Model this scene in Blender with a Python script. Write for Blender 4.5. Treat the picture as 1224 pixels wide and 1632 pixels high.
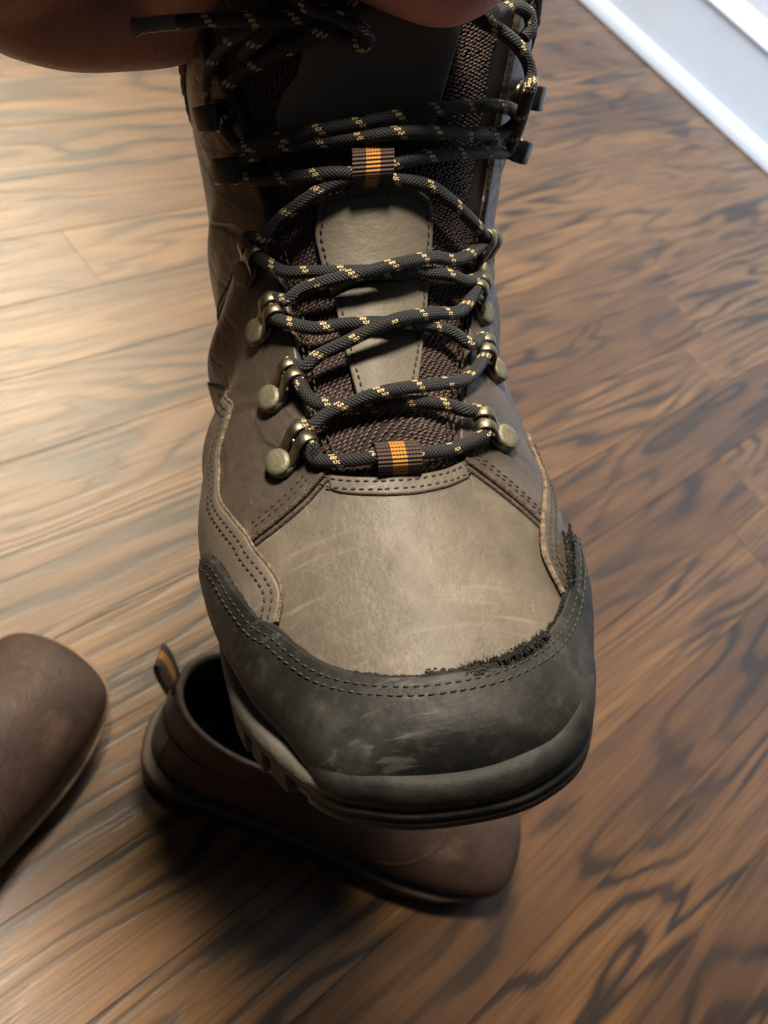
import bpy, bmesh, math, random
import numpy as np
from mathutils import Vector, Matrix
for o in list(bpy.data.objects): bpy.data.objects.remove(o)
SC=bpy.context.scene; COL=SC.collection
R_=math.radians
random.seed(7); RNG=np.random.default_rng(7)
FEAT={'aglet':[(-0.0513,-0.1264,0.2099),(-0.0578,-0.1256,0.2096),(-0.0649,-0.1238,0.2089)],
'boot_pose':[(0.792387,0.603512,-0.088861),(-0.488423,0.714943,0.5003),(0.365468,-0.35303,0.86128),(0.34065,0.18884,0.35586)],
'bow_a':[(-0.0389,-0.1103,0.1877),(-0.0334,-0.1151,0.1926),(-0.0243,-0.1226,0.1979),(-0.0136,-0.1293,0.2029),(-0.0059,-0.1325,0.2072),(0.0012,-0.1315,0.2123),
(0.01,-0.1265,0.2182)],
'bow_b':[(-0.0173,-0.1208,0.2207),(-0.0156,-0.1293,0.2154),(-0.0106,-0.1345,0.2123),(-0.0027,-0.1383,0.2101),(0.0045,-0.1401,0.2053),(0.0033,-0.1384,0.2022),
(-0.0024,-0.1337,0.2044),(-0.0094,-0.1291,0.208),(-0.0178,-0.127,0.2092),(-0.0267,-0.1232,0.2039),(-0.0329,-0.1166,0.1978)],
'bow_c':[(0.0425,-0.1321,0.206),(0.0495,-0.1247,0.2078),(0.0565,-0.1182,0.2083),(0.0622,-0.1149,0.2054),(0.0631,-0.1155,0.2011),(0.0605,-0.1168,0.1986)],
'cam_rot':[(0.683084,0.338396,-0.647212),(-0.615086,0.744364,-0.259986),(0.393783,0.575683,0.716606)],
'cap_top':[(7.443,-1.291),(6.933,-1.115),(6.303,-1.054),(5.748,-0.989),(5.358,-0.878),(4.908,-0.798),(4.429,-0.714),(3.994,-0.55),(3.649,-0.321),(3.454,-0.107),
(3.439,0.046),(3.589,0.248),(3.904,0.458),(4.309,0.661),(4.923,0.874),(5.598,1.012),(6.318,1.1),(6.858,1.153)],
'eye_l':[(7.353,-0.256),(7.817,-0.286),(8.312,-0.309),(8.792,-0.332),(9.422,-0.367),(10.097,-0.428),(10.621,-0.481),(11.086,-0.515),(11.536,-0.557),(11.986,-0.619),
(12.406,-0.683),(12.826,-0.767),(13.291,-0.878),(13.605,-0.985)],
'eye_r':[(7.368,0.359),(7.742,0.355),(8.282,0.424),(8.852,0.515),(9.437,0.588),(10.007,0.645),(10.561,0.729),(10.966,0.771),(11.356,0.817),(11.821,0.886),
(12.211,0.897),(12.586,0.867),(12.916,0.851),(13.351,0.848),(13.68,0.832)],
'hand':{'shading_arm':[(0.2154,0.2442,0.6347,0.034),(0.2283,0.269,0.6553,0.034),(0.2508,0.3134,0.6779,0.038),(0.2884,0.3864,0.7104,0.044)],
'heel':[(0.2064,0.2771,0.5897,0.028),(0.189,0.286,0.5632,0.027),(0.1876,0.2963,0.5378,0.0245),(0.2042,0.2874,0.5314,0.0225),(0.2177,0.272,0.5381,0.02),
(0.23,0.2596,0.5474,0.0185),(0.2442,0.2608,0.5552,0.015)],
'index':[(0.2433,0.2831,0.5974,0.017),(0.2826,0.295,0.5953,0.012),(0.3157,0.2948,0.5902,0.0108),(0.3147,0.2686,0.5867,0.0098),(0.2997,0.2434,0.585,0.0085)],
'little':[(0.2667,0.3616,0.5841,0.013),(0.3133,0.3858,0.5791,0.0098),(0.3388,0.382,0.5729,0.0088),(0.3357,0.3574,0.5682,0.008),(0.3269,0.3362,0.5665,0.0065)],
'middle':[(0.2578,0.3127,0.5933,0.016),(0.3036,0.3277,0.5912,0.012),(0.3367,0.325,0.5853,0.0108),(0.3351,0.2953,0.58,0.0098),(0.32,0.2688,0.5777,0.0085)],
'shading_palm':[(0.2064,0.2771,0.5897,0.03),(0.204,0.2446,0.6134,0.034),(0.2154,0.2442,0.6347,0.034)],
'shading_palm2':[(0.2064,0.2771,0.5897,0.03),(0.234,0.3101,0.5917,0.028),(0.2617,0.3413,0.5932,0.022)],
'ring':[(0.2654,0.3416,0.5897,0.015),(0.3148,0.3601,0.5852,0.0112),(0.3455,0.3568,0.5768,0.01),(0.3382,0.3233,0.572,0.0094),(0.3242,0.2974,0.5709,0.008)],
'thumb':[(0.2064,0.2771,0.5897,0.026),(0.216,0.2442,0.5962,0.02),(0.2294,0.2197,0.5994,0.015),(0.2422,0.2048,0.6,0.0122),(0.2552,0.1947,0.5996,0.0122),
(0.2621,0.1866,0.6016,0.0128),(0.2693,0.1823,0.6052,0.0112),(0.2746,0.182,0.607,0.008)],
'web':[(0.216,0.2442,0.5962,0.018),(0.2193,0.2505,0.5778,0.018),(0.23,0.2596,0.5474,0.016)]},
'hook_l':[(7.682,-0.481),(7.787,-0.325),(8.657,-0.5),(8.747,-0.351),(9.887,-0.638),(9.962,-0.477),(10.861,-0.737),(11.011,-0.622)],
'hook_r':[(7.892,0.664),(7.877,0.481),(9.152,0.806),(9.227,0.653),(10.037,0.76),(10.217,0.661),(10.681,0.771),(10.951,0.752)],
'lace_b':[(7.787,-0.305,0.006),(7.892,-0.263,0.006),(7.967,-0.191,0.006),(7.997,-0.088,0.007),(8.012,-0.008,0.0085),(8.087,0.065,0.0085),(8.297,0.241,0.006),
(8.552,0.431,0.005),(8.732,0.554,0.006)],
'lace_bar':[(7.547,-0.347,0.006),(7.488,-0.294,0.0036),(7.323,-0.172,0.0036),(7.233,-0.038,0.0036),(7.233,0.027,0.0036),(7.278,0.137,0.0036),(7.413,0.283,0.0036),
(7.517,0.389,0.006)],
'lace_c':[(7.907,0.443,0.006),(7.982,0.37,0.006),(8.027,0.294,0.005),(8.042,0.179,0.0036),(7.997,0.073,0.0036),(7.967,-0.023,0.0036),(8.087,-0.137,0.0036),
(8.237,-0.241,0.005),(8.387,-0.325,0.006)],
'lace_d':[(8.672,-0.309,0.006),(8.762,-0.275,0.006),(8.837,-0.21,0.006),(8.882,-0.088,0.007),(9.002,0.008,0.0085),(9.167,0.092,0.0085),(9.422,0.252,0.006),
(9.677,0.451,0.005),(9.767,0.554,0.006)],
'lace_e':[(9.107,0.573,0.006),(9.152,0.496,0.006),(9.242,0.397,0.005),(9.287,0.294,0.0036),(9.212,0.141,0.0036),(9.182,0.015,0.0036),(9.242,-0.088,0.0036),
(9.317,-0.225,0.005),(9.422,-0.37,0.006)],
'lace_end':[(-0.0101,-0.1286,0.2104),(-0.02,-0.1311,0.2098),(-0.0295,-0.1318,0.2103),(-0.0398,-0.1301,0.2105),(-0.0483,-0.1279,0.2101),(-0.0517,-0.1263,0.2099)],
'lace_f':[(9.857,-0.412,0.006),(9.977,-0.374,0.006),(10.022,-0.283,0.006),(9.977,-0.16,0.007),(9.932,-0.023,0.0085),(10.097,0.076,0.0085),(10.352,0.248,0.006),
(10.516,0.454,0.005),(10.561,0.596,0.006)],
'lace_g':[(10.067,0.554,0.006),(10.202,0.489,0.006),(10.187,0.363,0.005),(10.112,0.202,0.0036),(10.052,0.057,0.0036),(10.097,-0.065,0.0036),(10.277,-0.233,0.0036),
(10.472,-0.401,0.005),(10.666,-0.523,0.006)],
'lace_h':[(10.951,-0.546,0.006),(11.071,-0.508,0.006),(11.191,-0.424,0.006),(11.281,-0.313,0.006),(11.386,-0.206,0.0055),(11.461,-0.099,0.005),(11.506,-0.004,0.005),
(11.461,0.088,0.005),(11.401,0.202,0.0055),(11.281,0.344,0.006),(11.161,0.485,0.006),(11.086,0.603,0.006),(10.861,0.638,0.006)],
'lace_i':[(12.406,0.901,0.006),(12.151,0.661,0.006),(11.926,0.412,0.005),(11.776,0.218,0.005),(11.656,0.088,0.0055),(11.566,-0.004,0.0085),(11.566,-0.099,0.006),
(11.656,-0.286,0.005),(11.836,-0.515,0.005),(12.046,-0.668,0.006)],
'lace_j':[(12.211,-0.661,0.006),(12.196,-0.546,0.006),(12.151,-0.397,0.005),(12.046,-0.199,0.005),(12.016,-0.042,0.006),(12.061,0.088,0.008),(12.136,0.286,0.008),
(12.286,0.554,0.007),(12.466,0.729,0.008),(12.646,0.806,0.009),(12.721,0.779,0.0085),(12.661,0.626,0.009),(12.556,0.477,0.0065),(12.406,0.256,0.006),
(12.286,0.088,0.006),(12.196,-0.069,0.006),(12.211,-0.286,0.006),(12.286,-0.493,0.007),(12.361,-0.634,0.008),(12.601,-0.741,0.008),(12.766,-0.787,0.006)],
'over_l':[(10.007,-1.279),(9.197,-0.89),(9.032,-0.893),(8.777,-0.974),(8.537,-1.031),(8.147,-1.0),(7.877,-0.993),(7.443,-0.905),(7.023,-0.821),(6.813,-0.802),
(6.393,-0.745),(6.048,-0.725),(5.793,-0.756),(5.493,-0.859)],
'over_r':[(8.492,1.172),(8.177,1.218),(7.637,1.092),(6.753,0.886),(6.123,0.817),(5.793,0.867),(5.448,0.962)],
'run_left':[(-0.0431,-0.1014,0.1763),(-0.0445,-0.0987,0.182),(-0.044,-0.1011,0.1894),(-0.0408,-0.1064,0.1968),(-0.0343,-0.1152,0.2033),(-0.0254,-0.1225,0.207),
(-0.0158,-0.1262,0.209),(-0.0042,-0.1282,0.2104),(0.0077,-0.1275,0.2124)],
'run_right':[(0.0585,-0.1311,0.1836),(0.06,-0.128,0.1888),(0.0581,-0.1278,0.1942),(0.0539,-0.1288,0.199),(0.0482,-0.1301,0.2031),(0.0425,-0.1307,0.2063),
(0.0359,-0.13,0.2096),(0.0272,-0.1286,0.2133),(0.0176,-0.1276,0.2146),(0.0077,-0.1275,0.2124)],
'seam_l':[(7.353,-0.256),(7.128,-0.416),(7.008,-0.592),(6.963,-0.794)],
'seam_r':[(7.368,0.359),(7.143,0.535),(6.948,0.706),(6.753,0.901)],
'throat':[(7.338,-0.263),(7.233,-0.221),(7.068,-0.099),(6.978,0.027),(7.113,0.202),(7.263,0.305),(7.368,0.367)],
'tl_l':[(9.827,-0.126),(9.287,-0.095),(8.762,-0.065),(8.252,-0.038),(7.997,-0.031)],
'tl_r':[(10.097,0.283),(9.527,0.267),(8.897,0.221),(8.432,0.172),(8.087,0.141)],
'top_l':[(12.241,-0.79),(12.061,-0.596),(12.946,-0.92),(12.796,-0.725)],
'top_r':[(12.751,1.222),(12.286,0.756),(13.186,1.107),(12.901,0.817)],
'tt':[(12.406,-0.477),(12.556,-0.485),(12.736,-0.443),(12.931,-0.347),(13.081,-0.244),(13.216,-0.115),(13.321,-0.004)],
'tt_r':[(12.166,0.279),(12.361,0.309),(12.661,0.325),(12.931,0.344),(13.186,0.363),(13.396,0.37),(13.605,0.382)],
'tu_l':[(11.056,-0.229),(10.846,-0.241),(10.502,-0.221),(10.187,-0.195),(9.917,-0.172)],
'tu_r':[(11.161,0.302),(10.861,0.313),(10.531,0.305),(10.247,0.29),(9.992,0.283)],
'tu_top':[(11.056,-0.229),(11.221,-0.218),(11.326,-0.172),(11.341,-0.084),(11.356,0.0),(11.356,0.088),(11.341,0.195),(11.281,0.271),(11.161,0.302)]}

# ---------------------------------------------------------------- camera
CAM_H=.72
cd=bpy.data.cameras.new('camera'); cam=bpy.data.objects.new('camera',cd); COL.objects.link(cam); SC.camera=cam
cr=Matrix(FEAT['cam_rot'])
cam.matrix_world=Matrix.Translation((0,0,CAM_H))@cr.to_4x4()
cd.sensor_fit='HORIZONTAL'; cd.sensor_width=36; cd.lens=1600/1224*36; cd.clip_start=.02; cd.clip_end=60
cd.dof.use_dof=True; cd.dof.focus_distance=.312; cd.dof.aperture_fstop=cd.lens/1.9
# ---------------------------------------------------------------- world, lamps, exposure
wd=bpy.data.worlds.new('World'); SC.world=wd; wd.use_nodes=True
wd.node_tree.nodes['Background'].inputs[0].default_value=(.75,.85,1,1); wd.node_tree.nodes['Background'].inputs[1].default_value=.04
def lamp(name,loc,target,size,power,col,sy=None):
    l=bpy.data.lights.new(name,'AREA'); l.energy=power; l.color=col; l.size=size
    if sy: l.shape='RECTANGLE'; l.size_y=sy
    o=bpy.data.objects.new(name,l); COL.objects.link(o); o.location=loc
    o.rotation_euler=(Vector(target)-Vector(loc)).to_track_quat('-Z','Y').to_euler(); return o
lamp('ceiling_light',(.02,.80,2.35),(.25,.1,.3),.34,102,(1,.87,.70))
lamp('far_ceiling_light',(1.75,2.45,2.4),(.45,.6,0),1.5,150,(1,.84,.60))
lamp('window_light',(1.15,-1.9,1.15),(2.0,.95,.1),1.0,19,(.40,.65,1),1.4).data.spread=R_(52)  # unseen window; beam narrowed to brighten the baseboard and kept off the boot
SC.view_settings.view_transform='Standard'; SC.view_settings.look='None'; SC.view_settings.exposure=0; SC.view_settings.gamma=1
SC.render.engine='CYCLES'
# ---------------------------------------------------------------- node helpers
def mat(name):
    m=bpy.data.materials.new(name); m.use_nodes=True; nt=m.node_tree
    return m,nt,nt.nodes['Principled BSDF']
class NT:
    def __init__(s,nt): s.nt=nt
    def n(s,t,**kw):
        x=s.nt.nodes.new(t)
        for k,v in kw.items(): setattr(x,k,v)
        return x
    def put(s,sock,v):
        if isinstance(v,bpy.types.NodeSocket): s.nt.links.new(v,sock)
        elif v is not None: sock.default_value=v
    def math(s,op,a,b=None,c=None,clamp=False):
        x=s.n('ShaderNodeMath',operation=op,use_clamp=clamp)
        for i,v in enumerate((a,b,c)): s.put(x.inputs[i],v)
        return x.outputs[0]
    def vmath(s,op,a,b=None):
        x=s.n('ShaderNodeVectorMath',operation=op); s.put(x.inputs[0],a)
        if b is not None: s.put(x.inputs[1],b)
        return x.outputs[0]
    def coord(s,k='Object'): return s.n('ShaderNodeTexCoord').outputs[k]
    def noise(s,vec,scale,detail=3,rough=.55,dist=0,out=0):
        x=s.n('ShaderNodeTexNoise'); s.put(x.inputs['Vector'],vec); x.inputs['Scale'].default_value=scale
        x.inputs['Detail'].default_value=detail; x.inputs['Roughness'].default_value=rough; x.inputs['Distortion'].default_value=dist
        return x.outputs[out]
    def vor(s,vec,scale,feature='F1',out=0):
        x=s.n('ShaderNodeTexVoronoi',feature=feature); s.put(x.inputs['Vector'],vec); x.inputs['Scale'].default_value=scale
        return x.outputs[out]
    def ramp(s,f,stops,interp='LINEAR'):
        x=s.n('ShaderNodeValToRGB'); s.put(x.inputs[0],f); e=x.color_ramp.elements; x.color_ramp.interpolation=interp
        while len(e)<len(stops): e.new(.5)
        for i,(p,c) in enumerate(stops):
            e[i].position=p; e[i].color=(c,c,c,1) if isinstance(c,(int,float)) else (*c,1)
        return x.outputs[0]
    def mix(s,f,a,b,mode='MIX'):
        x=s.n('ShaderNodeMix',data_type='RGBA',blend_type=mode); s.put(x.inputs[0],f)
        for i,v in((6,a),(7,b)):
            s.put(x.inputs[i],(*v,1) if isinstance(v,tuple) and len(v)==3 else v)
        return x.outputs[2]
    def bump(s,h,dist=.0005,strength=1,normal=None):
        x=s.n('ShaderNodeBump'); x.inputs['Distance'].default_value=dist; x.inputs['Strength'].default_value=strength
        s.put(x.inputs['Height'],h)
        if normal is not None: s.put(x.inputs['Normal'],normal)
        return x.outputs[0]
    def mapping(s,vec,scale=(1,1,1),rot=(0,0,0),loc=(0,0,0)):
        x=s.n('ShaderNodeMapping'); s.put(x.inputs[0],vec); x.inputs['Scale'].default_value=scale
        x.inputs['Rotation'].default_value=rot; x.inputs['Location'].default_value=loc
        return x.outputs[0]
    def sep(s,v): x=s.n('ShaderNodeSeparateXYZ'); s.put(x.inputs[0],v); return x.outputs
    def comb(s,a,b,c):
        x=s.n('ShaderNodeCombineXYZ')
        for i,v in enumerate((a,b,c)): s.put(x.inputs[i],v)
        return x.outputs[0]
# ---------------------------------------------------------------- mesh helpers
def link(o,parent=None):
    COL.objects.link(o)
    if parent is not None: o.parent=parent
    return o
def mesh(name,V,F,m=None,parent=None,smooth=True,uv=None,kind=None):
    me=bpy.data.meshes.new(name); me.from_pydata([tuple(map(float,v)) for v in np.asarray(V).reshape(-1,3)],[],[tuple(map(int,f)) for f in F])
    if uv is not None:
        l=me.uv_layers.new(name='UVMap'); vi=np.zeros(len(me.loops),dtype=np.int32); me.loops.foreach_get('vertex_index',vi)
        l.data.foreach_set('uv',np.asarray(uv,dtype=np.float32).reshape(-1,2)[vi].ravel())
    if smooth: me.polygons.foreach_set('use_smooth',[True]*len(me.polygons))
    me.validate(); me.update()
    o=bpy.data.objects.new(name,me); link(o,parent)
    if m: me.materials.append(m)
    if kind: o['kind']=kind
    return o
def thing(name,label,cat,loc=(0,0,0),group=None):
    o=bpy.data.objects.new(name,None); o.empty_display_size=.02; link(o); o.location=loc
    o['label']=label; o['category']=cat
    if group: o['group']=group
    return o
def grid_faces(n,m,flip=False,closed=False):
    F=[]
    for i in range(n-1):
        for j in range(m if closed else m-1):
            k=(j+1)%m; f=(i*m+j,(i+1)*m+j,(i+1)*m+k,i*m+k)
            F.append(f[::-1] if flip else f)
    return F
def merge(parts):
    V=[];F=[];U=[];n=0
    for p in parts:
        v,f=p[0],p[1]; v=np.asarray(v).reshape(-1,3); V.append(v); F+= [tuple(i+n for i in q) for q in f]; n+=len(v)
        if len(p)>2: U.append(np.asarray(p[2]).reshape(-1,2))
    return np.concatenate(V),F,(np.concatenate(U) if U else None)
def catmull(P,n):
    P=np.asarray(P,float); d=np.r_[0,np.cumsum(np.linalg.norm(np.diff(P,axis=0),axis=1)**.5+1e-9)]
    # tangents by finite differences, cubic Hermite in the chord parameter
    m=np.zeros_like(P); m[1:-1]=(P[2:]-P[:-2])/(d[2:]-d[:-2])[:,None]; m[0]=(P[1]-P[0])/(d[1]-d[0]); m[-1]=(P[-1]-P[-2])/(d[-1]-d[-2])
    def ev(t):
        i=np.clip(np.searchsorted(d,t,side='right')-1,0,len(P)-2); h=(d[i+1]-d[i]); u=((t-d[i])/h)[:,None]; h=h[:,None]
        return (2*u**3-3*u**2+1)*P[i]+(u**3-2*u**2+u)*h*m[i]+(-2*u**3+3*u**2)*P[i+1]+(u**3-u**2)*h*m[i+1]
    t=np.linspace(0,d[-1],max(400,n*4)); Q=ev(t); L=np.r_[0,np.cumsum(np.linalg.norm(np.diff(Q,axis=0),axis=1))]
    tt=np.interp(np.linspace(0,L[-1],n),L,t)
    return ev(tt),L[-1]
def frames(C,N0=None):
    T=np.gradient(C,axis=0); T/=np.linalg.norm(T,axis=1,keepdims=True)
    N=np.zeros_like(C); a=np.array([0,0,1.]) if N0 is None else np.asarray(N0,float)
    a=a-T[0]*(a@T[0])
    if np.linalg.norm(a)<1e-6: a=np.cross(T[0],[1,0,0])
    N[0]=a/np.linalg.norm(a)
    for i in range(1,len(C)):
        v=N[i-1]-T[i]*(N[i-1]@T[i]); N[i]=v/np.linalg.norm(v)
    return T,N,np.cross(T,N)
def tube(C,r,k=12,caps=True,N0=None,flat=1.):
    """swept tube; UV = (metres along, turn)"""
    C=np.asarray(C,float); n=len(C); r=np.broadcast_to(r,(n,)); T,N,B=frames(C,N0)
    a=np.linspace(0,2*np.pi,k+1)
    V=C[:,None]+r[:,None,None]*(np.cos(a)[None,:,None]*N[:,None]*flat+np.sin(a)[None,:,None]*B[:,None])
    L=np.r_[0,np.cumsum(np.linalg.norm(np.diff(C,axis=0),axis=1))]
    U=np.stack(np.broadcast_arrays(L[:,None],a[None]/(2*np.pi)),-1)
    F=grid_faces(n,k+1,flip=True)
    if caps: F=F+[tuple(range(k)),tuple((n-1)*(k+1)+j for j in range(k))[::-1]]
    return V.reshape(-1,3),F,U.reshape(-1,2)
def box(c,h):
    c=np.asarray(c);V=np.array([[x,y,z] for x in(-1,1) for y in(-1,1) for z in(-1,1)])*h+c
    return V,[(0,1,3,2),(4,6,7,5),(0,4,5,1),(2,3,7,6),(0,2,6,4),(1,5,7,3)]
# ---------------------------------------------------------------- boot surface
ST=np.array([ # Fy Fz By Bz cx w e n : ridge point, bottom point, centre, half width, shape
[.2830,.0380,.2830,.0340,.0025,.0010,.75,2.2],
[.2822,.0435,.2822,.0290,.0025,.0140,.75,2.2],
[.2790,.0500,.2790,.0250,.0025,.0265,.75,2.3],
[.2700,.0560,.2700,.0240,.0025,.0375,.72,2.4],
[.2570,.0620,.2570,.0240,.0027,.0440,.70,2.4],
[.2415,.0690,.2415,.0240,.0004,.0502,.68,2.4],
[.2245,.0780,.2245,.0240,-.0007,.0547,.66,2.4],
[.2050,.0890,.2000,.0240,-.0022,.0589,.64,2.4],
[.1850,.1030,.1700,.0230,-.0029,.0607,.64,2.4],
[.1660,.1180,.1300,.0230,-.0017,.0579,.66,2.4],
[.1500,.1330,.0850,.0250,.0012,.0550,.70,2.5],
[.1380,.1510,.0400,.0300,.0035,.0545,.80,2.6],
[.1300,.1730,.0080,.0500,.0058,.0552,.90,2.6],
[.1260,.1970,-.002,.0900,.0093,.0588,1.,2.6],
[.1250,.2230,-.002,.1300,.0111,.0624,1.,2.6],
[.1260,.2500,-.002,.1650,.0123,.0630,1.,2.6]])
def hermite(T,u):
    """smooth interpolation of the rows of T at u in 0..len-1"""
    u=np.clip(np.asarray(u,float),0,len(T)-1-1e-9);i=u.astype(int);t=(u-i)[...,None]
    d=T[1:]-T[:-1];m=np.zeros_like(T);m[0]=d[0];m[-1]=d[-1]
    a,b=d[:-1],d[1:];ok=a*b>0
    m[1:-1]=np.where(ok,2*a*b/np.where(ok,a+b,1),0)
    h00=2*t**3-3*t**2+1;h10=t**3-2*t**2+t;h01=-2*t**3+3*t**2;h11=t**3-t**2
    return h00*T[i]+h10*m[i]+h01*T[i+1]+h11*m[i+1]
# folds of the worn leather round the ankle: s, phi, ds, dphi, slant, height
FOLDS=[(10.5,-1.35,.28,.35,.3,.0045),(11.15,-1.3,.2,.4,.4,-.0042),(9.75,-1.15,.3,.35,.5,-.0022),(12.0,-1.35,.3,.45,.2,.0022),(9.2,-1.3,.25,.4,.4,.0018),
       (9.9,1.2,.25,.35,-.4,-.002),(10.6,1.2,.25,.4,-.3,.0018),(8.35,-1.05,.22,.25,.6,-.0010),(8.3,1.05,.25,.25,-.5,-.0012),(12.6,1.3,.2,.3,-.3,-.0022)]
def surf(s,phi,ST=ST,folds=True):
    """point of the upper: s = station from toe tip to collar, phi = angle round it (0 on the ridge)"""
    s,phi=np.broadcast_arrays(np.asarray(s,float),np.asarray(phi,float))
    q=hermite(ST,s)
    sn,cs=np.sin(phi),np.cos(phi);k=2./q[...,7]
    side=np.sign(sn)*np.abs(sn)**k
    w=q[...,5]+0
    if folds:
        for a,b,da,db,sl,h in FOLDS:
            w=w+h*np.exp(-((s-a-sl*(phi-b))/da)**2-((phi-b)/db)**2)
    x=q[...,4]+w*side
    p=((1-np.sign(cs)*np.abs(cs)**k)/2)**q[...,6]
    return np.stack([x,-(q[...,0]+(q[...,2]-q[...,0])*p),q[...,1]+(q[...,3]-q[...,1])*p],-1)
def normal(s,phi,h=4e-3,**kw):
    s,phi=np.broadcast_arrays(np.asarray(s,float),np.asarray(phi,float))
    # keep away from the flat ridge line, where the section formula has a kink
    ph=np.where(np.abs(phi)<.02,np.where(phi<0,-.02,.02),phi)
    a=surf(s+h,ph,**kw)-surf(np.maximum(s-h,0),ph,**kw);b=surf(s,ph+h,**kw)-surf(s,ph-h,**kw)
    n=np.cross(b,a);n/=np.maximum(np.linalg.norm(n,axis=-1,keepdims=True),1e-12)
    n2=n.copy();n2[...,0]*=np.clip(np.abs(phi)/.25,0,1)**.5
    return n2/np.maximum(np.linalg.norm(n2,axis=-1,keepdims=True),1e-12)
def off(s,phi,o,**kw): return surf(s,phi,**kw)+normal(s,phi,**kw)*np.asarray(o)[...,None]
# ---------------------------------------------------------------- materials
def wood_mat():
    m,nt,b=mat('stained_oak'); g=NT(nt)
    rnd=g.n('ShaderNodeObjectInfo').outputs['Random']
    o=g.vmath('ADD',g.coord(),g.comb(g.math('MULTIPLY',rnd,37.),g.math('MULTIPLY',rnd,11.),g.math('MULTIPLY',rnd,53.)))
    low=g.noise(g.mapping(o,(1.9,14,1)),1.,2,.45,.35)
    yy=g.math('MULTIPLY',g.sep(o)[1],g.math('MULTIPLY',g.math('FRACT',g.math('MULTIPLY',rnd,7.13)),120.))
    ring=g.math('PINGPONG',g.math('ADD',g.math('MULTIPLY',low,19.),yy),1.)          # contour lines of a stretched field = cathedral grain
    ring=g.math('ADD',ring,g.math('MULTIPLY',g.math('SUBTRACT',g.noise(g.mapping(o,(9,380,1)),1.,4,.7),.5),.95))
    line=g.ramp(ring,[(.0,1.),(.20,.9),(.40,.32),(.7,.05),(1.,0.)])
    amp=g.ramp(g.noise(g.mapping(o,(3.5,9,1),loc=(3,5,0)),1.,2),[(.32,.15),(.58,1.)])
    fib=g.noise(g.mapping(o,(9,480,1)),1.,4,.65)
    blot=g.noise(g.mapping(o,(5,22,1),loc=(9,2,0)),1.,3,.55)
    tone=g.math('ADD',g.math('MULTIPLY',rnd,.38),g.math('MULTIPLY',blot,.62))
    base=g.ramp(tone,[(.12,(.050,.0215,.0070)),(.40,(.116,.055,.0175)),(.68,(.188,.097,.033)),(1.,(.255,.140,.053))])
    base=g.mix(g.math('MULTIPLY',g.ramp(fib,[(.42,0.),(.60,1.)]),.72),base,(.046,.0205,.0075))
    col=g.mix(g.math('MULTIPLY',g.math('MULTIPLY',line,amp),.95),base,(.011,.0052,.0025))
    dk=g.ramp(g.noise(g.mapping(o,(6,34,1),loc=(1,8,0)),1.,2),[(.66,0.),(.74,1.)])
    col=g.mix(g.math('MULTIPLY',dk,.75),col,(.012,.006,.003))
    g.put(b.inputs['Base Color'],col)
    g.put(b.inputs['Roughness'],g.math('ADD',.26,g.math('MULTIPLY',fib,.16)))
    b.inputs['Specular IOR Level'].default_value=.75
    g.put(b.inputs['Normal'],g.bump(g.math('ADD',fib,g.math('MULTIPLY',line,-.8)),.0003,.6))
    return m
WOOD=wood_mat()
def plain(name,col,rough=.5,metal=0.,spec=.5,nscale=None,namp=.0,bump=0.,bscale=300.):
    m,nt,b=mat(name); g=NT(nt); b.inputs['Roughness'].default_value=rough; b.inputs['Metallic'].default_value=metal; b.inputs['Specular IOR Level'].default_value=spec
    if nscale:
        n=g.noise(g.coord(),nscale,4)
        c0=tuple(c*(1-namp) for c in col); c1=tuple(min(1,c*(1+namp)) for c in col)
        g.put(b.inputs['Base Color'],g.ramp(n,[(.3,c0),(.7,c1)]))
    else: b.inputs['Base Color'].default_value=(*col,1)
    if bump: g.put(b.inputs['Normal'],g.bump(g.noise(g.coord(),bscale,4),bump))
    return m
PAINT=plain('white_trim_paint',(.60,.64,.69),.34,nscale=9,namp=.03,bump=.0002,bscale=60)
WALLP=plain('pale_wall_paint',(.62,.66,.70),.6,nscale=14,namp=.03,bump=.0004,bscale=180)
# ---------------------------------------------------------------- floor of separate boards
XB=1.993                                                          # foot of the skirting board
V,F=box((.5,.6,-.03),(1.9,2.0,.0))
floor=mesh('floor',[(-1.2,-1.3,-.012),(XB+.1,-1.3,-.012),(XB+.1,2.6,-.012),(-1.2,2.6,-.012)],[(0,1,2,3)],plain('dark_gap',(.012,.008,.006),.9),smooth=False)
floor['kind']='structure'
PW=.083
def plank(x0,x1,y0):
    L=x1-x0; c=.0001; g=.00028; h=.0; hx,hy=L/2-g,PW/2-g
    dz=random.uniform(-.0002,.0002)
    V=[(-hx,-hy,-.01),(hx,-hy,-.01),(hx,hy,-.01),(-hx,hy,-.01),(-hx,-hy,-c),(hx,-hy,-c),(hx,hy,-c),(-hx,hy,-c),(-hx+c,-hy+c,0),(hx-c,-hy+c,0),(hx-c,hy-c,0),(-hx+c,hy-c,0)]
    F=[(8,9,10,11)]+[(a+i,a+(i+1)%4,a+4+(i+1)%4,a+4+i) for a in(0,4) for i in range(4)]
    o=mesh('plank',V,F,WOOD,floor,smooth=False); o.location=((x0+x1)/2,y0+PW/2,dz)
y=-.79
while y<1.75:
    x=-.6-random.uniform(0,.5)
    while x<XB-.012:
        L=random.uniform(.45,1.25); x1=min(x+L,XB-.012)
        if XB-.012-x1<.12: x1=XB-.012
        if x1>-.35: plank(x,x1,y)
        x=x1
    y+=PW
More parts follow.
